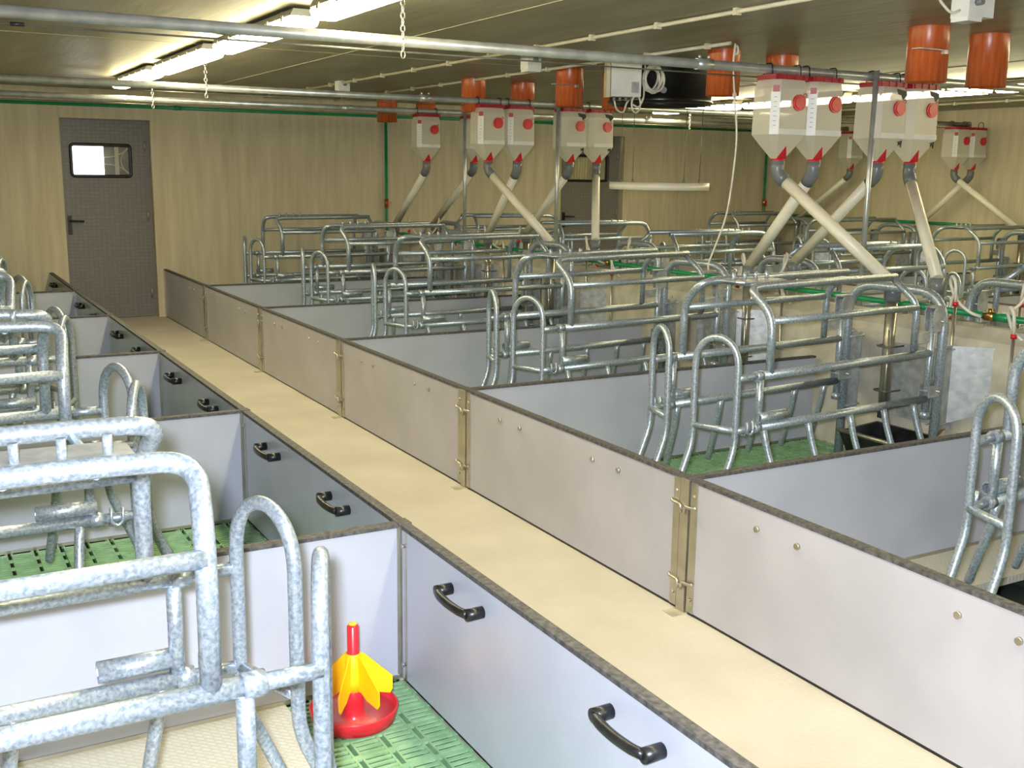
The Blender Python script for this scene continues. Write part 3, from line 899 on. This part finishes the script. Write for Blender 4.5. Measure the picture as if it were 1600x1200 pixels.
# ------------------------------------------------------------------ dosing bins
def tri_faces(bm):
    # the red outlet funnel showing as a triangle on the front of the hopper tip
    for ax in (0,):
        k = 1.0
        lo, hi = (-0.0255, -0.0580) if ax == 0 else (-0.0345, -0.0800)
        for z0, z1, w0 in ((-0.474, -0.405, 0.036*k),):
            pts = [(-w0, lo, z0), (w0, lo, z0), (0.0, hi, z1)]
            if ax == 1: pts = [(p[1], p[0], p[2]) for p in pts]
            off = Vector((0, -0.003, 0)) if ax == 0 else Vector((-0.003, 0, 0))
            A = [bm.verts.new(Vector(p)) for p in pts]
            Bq = [bm.verts.new(Vector(p)+off) for p in pts]
            bm.faces.new(A); bm.faces.new(Bq[::-1])
            for i in range(3): bm.faces.new([A[i], Bq[i], Bq[(i+1) % 3], A[(i+1) % 3]])
def bin_proto(black):
    t = thing('dosing_bin', 'x', 'feed bin')
    hw, hd, c = 0.119, 0.085, 0.035
    def ring(s=1.0, ch=c):
        return [(-hw*s, -hd*s+ch*s), (-hw*s+ch*s, -hd*s), (hw*s-ch*s*0.5, -hd*s), (hw*s, -hd*s+ch*s*0.5), (hw*s, hd*s), (-hw*s, hd*s)]
    def body(bm):
        lev = [(0.90, -0.055), (1.0, -0.10), (1.03, -0.345), (0.72, -0.40), (0.26, -0.475)]
        R = [[bm.verts.new((p[0], p[1], z)) for p in ring(s)] for s, z in lev]
        for a, b_ in zip(R, R[1:]):
            for j in range(6): bm.faces.new([a[j], a[(j+1) % 6], b_[(j+1) % 6], b_[j]])
        bm.faces.new(R[0])
    obj('hopper', body, M['bin'], t)
    obj('level_band', lambda bm: bx(bm, -0.085, 0.108, -hd*1.03-0.002, -hd*1.03+0.002, -0.345, -0.315), M['white'], t)
    def head(bm):
        bx(bm, -0.115, 0.115, -0.075, 0.075, -0.055, -0.028)
        for xx in (-0.09, -0.03, 0.03, 0.09):
            bx(bm, xx-0.006, xx+0.006, -0.08, -0.07, -0.055, -0.026)
    obj('hanger_frame', head, M['darkred'], t)
    for xx in (-0.105, 0.10):
        obj('pipe_clip', lambda bm: tube(bm, fillet([(xx, -0.035, -0.04), (xx, -0.03, 0.03), (xx, 0.03, 0.03), (xx, 0.035, -0.04)], 0.02, 3), 0.004, 6), M['black'], t)
    def cap_(bm):
        tube(bm, [(0.045, -hd-0.001, -0.175), (0.045, -hd-0.014, -0.175)], 0.044, 24)
        tube(bm, [(0.045, -hd-0.014, -0.175), (0.045, -hd-0.018, -0.175)], 0.034, 24)
    cp = obj('round_lid', cap_, M['red'], t)
    obj('lid_tab', lambda bm: tube(bm, [(0.082+0.01*math.cos(a), -hd-0.01, -0.135+0.01*math.sin(a)) for a in [2*math.pi*i/8 for i in range(8)]], 0.0025, 5, closed=True), M['darkred'], cp)
    if not black:
        def scale(bm):
            p0 = Vector((-hw*1.03, -hd*1.02+c, 0)); p1 = Vector((-hw*1.03+c, -hd*1.02, 0))
            n = Vector((-1, -1, 0)).normalized()*0.004
            A = [bm.verts.new(q+n+Vector((0, 0, z))) for q, z in ((p0, -0.345), (p1, -0.345), (p1, -0.12), (p0, -0.12))]
            Bq = [bm.verts.new(v.co-n*0.9) for v in A]
            bm.faces.new(A); bm.faces.new(Bq[::-1])
            for i in range(4): bm.faces.new([A[i], Bq[i], Bq[(i+1) % 4], A[(i+1) % 4]])
        sc = obj('scale_strip', scale, M['white'], t)
        def marks(bm):
            c0 = Vector((-hw*1.03+c/2, -hd*1.02+c/2, 0)); d = Vector((1, -1, 0)).normalized(); n = Vector((-1, -1, 0)).normalized()
            for i in range(7):
                z = -0.15-i*0.025; l = 0.008
                q = c0+n*0.0048
                vs = [bm.verts.new(q-d*l+Vector((0, 0, z))), bm.verts.new(q+d*l+Vector((0, 0, z))), bm.verts.new(q+d*l+Vector((0, 0, z+0.002))), bm.verts.new(q-d*l+Vector((0, 0, z+0.002)))]
                bm.faces.new(vs)
        obj('scale_marks', marks, M['print'], sc)
        def redtab(bm):
            c0 = Vector((-hw*1.0+c/2, -hd*1.0+c/2, -0.105))
            mt_ = Matrix.Translation(c0) @ Matrix.Rotation(-math.pi/4, 4, 'Z')
            bx(bm, -0.017, 0.017, -0.008, 0.006, -0.017, 0.017, mt_)
        obj('scale_tab', redtab, M['darkred'], t)
    else:
        obj('black_label', lambda bm: prism(bm, [(0.02, -0.065), (0.10, -0.075), (0.105, -0.10), (0.075, -0.125), (0.06, -0.10), (0.035, -0.095)], 'y', -hd*1.02-0.001, -hd*1.0), M['print'], t)
        def emb(bm):
            prism(bm, [(0.045, -0.365), (0.085, -0.355), (0.08, -0.395), (0.07, -0.372), (0.055, -0.385), (0.06, -0.370)], 'y', -hd*1.07-0.004, -hd*1.04)
        obj('printed_emblem', emb, M['print'], t)
    obj('outlet_cone', lambda bm: (lathe(bm, [(0.036, -0.490), (0.036, -0.474)], 16), tri_faces(bm)), M['red'], t)
    return t
BP0 = bin_proto(False); BP1 = bin_proto(True); used = set()
def place_bin(x, y, black, label, target, r=0.034):
    pr = BP1 if black else BP0
    if black in used:
        b_ = dup(pr, (x, y, ZP), 0, label, 'dosing bins')
    else:
        pr.location = (x, y, ZP); pr['label'] = label; pr['group'] = 'dosing bins'; b_ = pr
        used.add(black)
    # elbow and slanting ivory pipe
    p0 = Vector((x, y, ZP-0.485)); T = Vector(target)
    knee = Vector((x, y, ZP-0.555))
    d = (T-knee).normalized()
    t = thing('feed_down_pipe', label.replace('milky feed bin', 'ivory down pipe under bin').replace(', black label', '').replace(', white scale strip', ''), 'pipe', (0, 0, 0), 0, 'feed down pipes')
    obj('elbow', lambda bm: tube(bm, fillet([p0, knee, knee+d*0.07], 0.05, 6), 0.038, 14), M['greypvc'], t)
    obj('down_pipe', lambda bm: tube(bm, [knee+d*0.055, T], r, 16), M['pvc'], t)
    return b_
def drop_top(d, z=0.985): return (d[0], d[1], z)
binsx = {1: (4.27, 4.54, 5.05, 5.325), 2: (4.29, 4.57, 5.09, 5.37)}
for p, kk in ((1, (0, 1, 1, 0)), (2, (2, 3, 3, 2))):
    where = 'on the nearest conveyor pipe' if p == 1 else 'on the middle conveyor pipe'
    for i in range(4):
        tgt = (DROPA if i < 2 else DROPB)[kk[i]]
        place_bin(binsx[p][i], YP[p]-0.0, i > 1, 'milky feed bin %s, %s from left, %s' % (where, ORD[i], 'black label' if i > 1 else 'white scale strip'), drop_top(tgt))
place_bin(4.54, YP[3], False, 'milky feed bin on farthest conveyor pipe, left of thin post, white scale strip', drop_top(DROPA[4]))
place_bin(5.06, YP[3], True, 'milky feed bin on farthest conveyor pipe, right of thin post, black label', drop_top(DROPB[4]))
place_bin(10.03, YP[2], False, 'milky feed bin at the right wall on middle pipe, left of the pair', drop_top(DROPC[2]))
place_bin(10.30, YP[2], False, 'milky feed bin at the right wall on middle pipe, right of the pair', drop_top(DROPC[3]))
place_bin(10.30, YP[3], False, 'milky feed bin at right wall on farthest pipe, seen behind the near post', drop_top(DROPC[4]))

# ------------------------------------------------------------------ ceiling: orange air tubes
def air_tube(x, y, zb, label, slide=False):
    t = thing('air_inlet_tube', label, 'air tube', (x, y, 0), 0, 'orange air tubes in the ceiling')
    R_ = 0.102
    def f(bm):
        lathe(bm, [(R_, ZC), (R_, zb), (R_-0.005, zb), (R_-0.005, ZC)], 32, close=False)
    obj('pipe_stub', f, M['orange'], t)
    obj('shutter', lambda bm: lathe(bm, [(R_-0.006, ZC-0.012), (R_-0.006, ZC-0.004)], 24), M['duct'], t)
    if slide:
        obj('slide_plate', lambda bm: (bx(bm, -0.20, -0.02, -R_-0.02, -R_+0.03, 2.165, 2.169), bx(bm, -0.02, 0.005, -R_-0.02, -R_+0.01, 2.15, 2.169)), M['sheet'], t)
    return t
tubes = [(4.63, 3.96, 'left one of the nearest pair, with slide plate', True), (5.12, 3.98, 'right one of the nearest pair', False),
         (4.48, 5.37, 'left of the second pair, behind white cord', False), (5.00, 5.42, 'right one of the second pair, above the nearest bins', False),
         (4.37, 6.97, 'with slide plate, left of white control box', True), (4.87, 7.10, 'mostly hidden behind white control box', False),
         (4.21, 8.2, 'left one of the pair above middle bins', False), (4.75, 8.33, 'right one of the pair above middle bins', False),
         (4.38, 10.45, 'far left one near the back wall', False), (4.88, 10.6, 'far right one near the back wall', False)]
for x, y, l, s in tubes:
    air_tube(x, y, 2.02, 'orange tube stub in ceiling, '+l, s)

# fan chimney and the deflector disc under it
t = thing('exhaust_chimney', 'wide black round exhaust chimney under ceiling above feed wall', 'chimney', (4.79, 6.42, 0))
def fanf(bm):
    lathe(bm, [(0.36, ZC), (0.36, 2.06), (0.375, 2.04), (0.36, 2.02), (0.34, 2.02), (0.33, 2.05), (0.33, ZC)], 48, close=False)
obj('duct', fanf, M['duct'], t)
obj('motor_hub', lambda bm: lathe(bm, [(0.09, 2.10), (0.09, 2.24)], 20), M['duct'], t)
def blades(bm):
    for i in range(6):
        mt_ = Matrix.Rotation(i*math.pi/3, 4, 'Z') @ Matrix.Rotation(0.5, 4, 'X')
        bx(bm, 0.07, 0.31, -0.045, 0.045, -0.003, 0.003, Matrix.Translation((0, 0, 2.17)) @ mt_)
obj('fan_blade', blades, M['greyhouse'], t)
obj('cable_gland', lambda bm: tube(bm, [(-0.20, -0.30, 2.10), (-0.215, -0.325, 2.10)], 0.022, 12), M['greypvc'], t)
t = thing('deflector_disc', 'flat white round disc hanging on thin wires below exhaust chimney', 'disc', (4.81, 6.42, 1.455))
obj('rim', lambda bm: lathe(bm, [(0.02, 0.022), (0.355, 0.022), (0.36, 0.026), (0.36, -0.026), (0.355, -0.026), (0.35, 0.016), (0.02, 0.016)], 56), M['pvc'], t)
for a in (math.radians(q) for q in (20, 110, 200, 290)):
    x, y = 0.335*math.cos(a), 0.335*math.sin(a)
    obj('wire', lambda bm: (tube(bm, [(x, y, 0.02), (x*1.02, y*1.02, 2.02-1.455)], 0.0028, 5), tube(bm, [(x, y, 0.02), (x, y, 0.045)], 0.008, 6)), M['wire'], t)

# white control box with cable coil
t = thing('control_box', 'white control box hung from ceiling in front of black chimney', 'control box', (4.22, 6.05, 0))
mtc = Matrix.Rotation(-0.35, 4, 'Z')
obj('housing', lambda bm: bx(bm, -0.10, 0.10, -0.05, 0.03, 2.035, 2.265, mtc), M['white'], t)
obj('back_rail', lambda bm: (bx(bm, -0.13, -0.105, -0.03, 0.035, 2.03, ZC, mtc), bx(bm, -0.10, 0.10, 0.03, 0.036, 2.06, ZC, mtc)), M['cream'], t)
obj('type_label', lambda bm: bx(bm, 0.035, 0.085, -0.0515, -0.05, 2.06, 2.13, mtc), M['sheet'], t)
def glands(bm):
    for xx in (-0.07, -0.03, 0.01, 0.05):
        p = mtc @ Vector((xx, -0.01, 2.035))
        tube(bm, [p, p-Vector((0, 0, 0.025))], 0.010, 8)
obj('cable_glands', glands, M['greypvc'], t)
def cables(bm):
    a = mtc @ Vector((-0.07, -0.01, 2.02))
    tube(bm, fillet([a, a+Vector((0.02, 0, -0.07)), a+Vector((0.08, 0, -0.09)), a+Vector((0.10, 0, -0.02)), a+Vector((0.14, 0.03, 0.0))], 0.03, 4), 0.006, 6)
    c = mtc @ Vector((0.075, -0.03, 1.99))
    tube(bm, [(c.x+0.035*math.cos(q), c.y, c.z+0.055*math.sin(q)) for q in [2*math.pi*i/16 for i in range(16)]], 0.006, 6, closed=True)
obj('loose_cable', cables, M['hose'], t)
t2 = thing('cable_coil', 'coil of white cable hanging beside the control box', 'cable', (4.40, 5.99, 2.155))
for i in range(5):
    def co(bm, i=i):
        pts = []
        for j in range(20):
            a = 2*math.pi*j/20
            rr = 0.062+0.008*math.sin(i*2.1+a*2)+0.003*i
            pts.append((rr*0.95*math.cos(a), -0.012*i+0.02, rr*1.2*math.sin(a)))
        tube(bm, pts, 0.0075, 6, closed=True)
    obj('turn', co, M['hose'], t2)
obj('tail', lambda bm: tube(bm, fillet([(-0.06, 0, 0.03), (-0.062, 0, 0.135)], 0.02, 2), 0.006, 6), M['hose'], t2)
obj('lower_tail', lambda bm: tube(bm, fillet([(-0.07, 0, -0.02), (-0.06, 0, -0.12), (-0.10, 0.0, -0.19), (-0.15, 0, -0.17)], 0.04, 4), 0.006, 6), M['hose'], t2)

# conduits and junction boxes on the ceiling
def conduit(x, ya, yb, label):
    t = thing('cable_conduit', label, 'conduit', (x, 0, ZC-0.017), 0, 'cable conduits on the ceiling')
    obj('tube_run', lambda bm: tube(bm, [(0, ya, 0), (0, yb, 0)], 0.0105, 8), M['cream'], t)
    y = ya+0.2
    me = mesh('clip', lambda bm: bx(bm, -0.016, 0.016, -0.012, 0.012, -0.016, 0.016), M['cream'])
    while y < yb:
        link('clip', me, t, (0, y, 0)); y += 0.6
conduit(3.40, -1.0, 11.4, 'cream cable conduit along ceiling, passing the two small junction boxes')
conduit(4.17, 4.95, 11.4, 'cream cable conduit along ceiling beside the orange tubes, ending where the cord hangs')
conduit(9.35, -1.0, 11.4, 'cream cable conduit along ceiling near the right wall')
def jbox(x, y, s, label, two=False):
    t = thing('junction_box', label, 'junction box', (x, y, ZC), 0, 'junction boxes on the ceiling')
    obj('box_body', lambda bm: bx(bm, -s, s, -s, s, -0.09, 0), M['white'], t)
    obj('box_lid', lambda bm: bx(bm, -s*0.95, s*0.95, -s*0.95, s*0.95, -0.105, -0.09), M['white'], t)
    for q in (-1, 1):
        obj('gland', lambda bm: tube(bm, [(0, q*s, -0.03), (0, q*(s+0.03), -0.03)], 0.014, 8), M['greypvc'], t)
    if two:
        obj('second_box', lambda bm: bx(bm, s+0.005, s*2.6, -s*0.9, s*0.9, -0.085, 0), M['white'], t)
        obj('cable_loop', lambda bm: tube(bm, fillet([(-s, 0, -0.06), (-s-0.05, 0, -0.08), (-s-0.10, 0.02, -0.03), (-s-0.11, 0.02, 0)], 0.03, 4), 0.006, 6), M['hose'], t)
jbox(3.68, 6.35, 0.05, 'small white junction box on ceiling left of the orange tube and slide plate')
jbox(3.42, 9.15, 0.05, 'small pale junction box on ceiling along conduit, left of the bins')
jbox(3.97, 3.21, 0.045, 'pair of joined white junction boxes on ceiling above nearest orange tubes', True)

# hanging white cord
t = thing('power_cord', 'thin white power cord hanging from ceiling conduit down to the crates', 'cord', (4.19, 4.93, 2.27))
def cord(bm):
    pts = [(0, 0, 0), (-0.01, 0, -0.09), (0.01, 0, -0.27), (0.05, 0, -0.52), (0.03, 0, -0.77), (0, 0, -0.97), (-0.07, 0, -1.13), (-0.12, 0, -1.24), (-0.14, -0.03, -1.27)]
    tube(bm, fillet(pts, 0.09, 4), 0.0055, 6)
obj('cord_run', cord, M['hose'], t)
obj('loop', lambda bm: tube(bm, [(0.01+0.012*math.cos(a), 0, -0.035+0.025*math.sin(a)) for a in [2*math.pi*i/10 for i in range(10)]], 0.0055, 6, closed=True), M['hose'], t)
obj('knot', lambda bm: tube(bm, [(0.013+0.009*math.cos(a), 0, -0.28+0.012*math.sin(a)) for a in [2*math.pi*i/10 for i in range(10)]], 0.0055, 6, closed=True), M['hose'], t)

# ------------------------------------------------------------------ fluorescent lamps
def lamp_proto():
    t = thing('ceiling_lamp', 'x', 'lamp')
    L = 1.45
    obj('housing', lambda bm: prism(bm, [(-0.055, -0.015), (0.055, -0.015), (0.068, -0.040), (0.068, -0.047), (-0.068, -0.047), (-0.068, -0.040)], 'y', 0, L), M['greyhouse'], t)
    def dif(bm):
        prof = [(-0.066, -0.046), (-0.072, -0.062), (-0.064, -0.085), (-0.042, -0.098), (0.042, -0.098), (0.064, -0.085), (0.072, -0.062), (0.066, -0.046)]
        prism(bm, prof, 'y', 0.012, L-0.012)
    obj('diffuser', dif, M['lamp'], t)
    def clips(bm):
        for i in range(6):
            y = 0.12+i*(L-0.24)/5
            for s in (-1, 1):
                bx(bm, s*0.073-0.004, s*0.073+0.004, y-0.015, y+0.015, -0.065, -0.038)
    obj('clip', clips, M['inox'], t)
    obj('mount', lambda bm: (bx(bm, -0.03, 0.03, 0.25, 0.29, -0.016, 0.0), bx(bm, -0.03, 0.03, L-0.29, L-0.25, -0.016, 0.0)), M['inox'], t)
    return t
LP = lamp_proto(); n_ = 0
for row, x, ys in (('near', 1.72, (-1.80, -0.08, 1.64, 3.36, 5.08, 6.80, 8.52)), ('far', 7.50, (-1.60, -0.10, 1.40, 2.90, 4.35, 5.80, 7.25, 8.75))):
    for k, y in enumerate(ys):
        lb = 'fluorescent ceiling lamp over the %s aisle, %s from the back wall' % (row, ORD[len(ys)-1-k])
        if n_ == 0: LP.location = (x, y, ZC); LP['label'] = lb; LP['group'] = 'ceiling lamps'
        else:
            q_ = dup(LP, (x, y, ZC), 0, lb, 'ceiling lamps')
            if row == 'far': q_.scale = (1, 0.93, 1)
        n_ += 1

# ------------------------------------------------------------------ piglet feeder on the green slats
t = thing('piglet_feeder', 'red and yellow plastic piglet feeder dish standing on green slats', 'feeder', (1.008, 2.685, 0))
R_ = 0.126
obj('dish', lambda bm: lathe(bm, [(0.098, 0.0), (R_-0.008, 0.010), (R_, 0.048), (R_-0.002, 0.052), (R_-0.006, 0.049), (R_-0.012, 0.016), (0.04, 0.012), (0.034, 0.02), (0.029, 0.03), (0.027, 0.06), (0.026, 0.13), (0.012, 0.135)], 48), M['red'], t)
obj('water', lambda bm: lathe(bm, [(0.034, 0.0135), (R_-0.0125, 0.018), (R_-0.0095, 0.030), (0.030, 0.030)], 40, close=False), M['water'], t)
st = obj('stem', lambda bm: lathe(bm, [(0.018, 0.13), (0.021, 0.205), (0.0165, 0.212), (0.0165, 0.288), (0.012, 0.292)], 20), M['red'], t)
obj('stem_cap', lambda bm: lathe(bm, [(0.012, 0.2925), (0.012, 0.296), (0.008, 0.297)], 16), M['yellow'], st)
for i in range(6):
    def vane(bm, i=i):
        a = math.radians(i*60-12)
        u = Vector((math.cos(a), math.sin(a), 0)); n = Vector((-math.sin(a), math.cos(a), 0))*0.0018
        prof = [(0.018, 0.205), (0.028, 0.205), (0.098, 0.138), (0.112, 0.124), (0.112, 0.084), (0.104, 0.072), (0.060, 0.082), (0.036, 0.098), (0.018, 0.098)]
        A = [bm.verts.new(u*p[0]+n+Vector((0, 0, p[1]))) for p in prof]
        Bq = [bm.verts.new(u*p[0]-n+Vector((0, 0, p[1]))) for p in prof]
        bm.faces.new(A); bm.faces.new(Bq[::-1])
        for j in range(len(prof)): bm.faces.new([A[j], Bq[j], Bq[(j+1) % len(prof)], A[(j+1) % len(prof)]])
    obj('vane', vane, M['yellow'], t)
obj('vane_collar', lambda bm: lathe(bm, [(0.0275, 0.098), (0.0275, 0.13), (0.022, 0.205), (0.020, 0.208)], 20), M['yellow'], t)
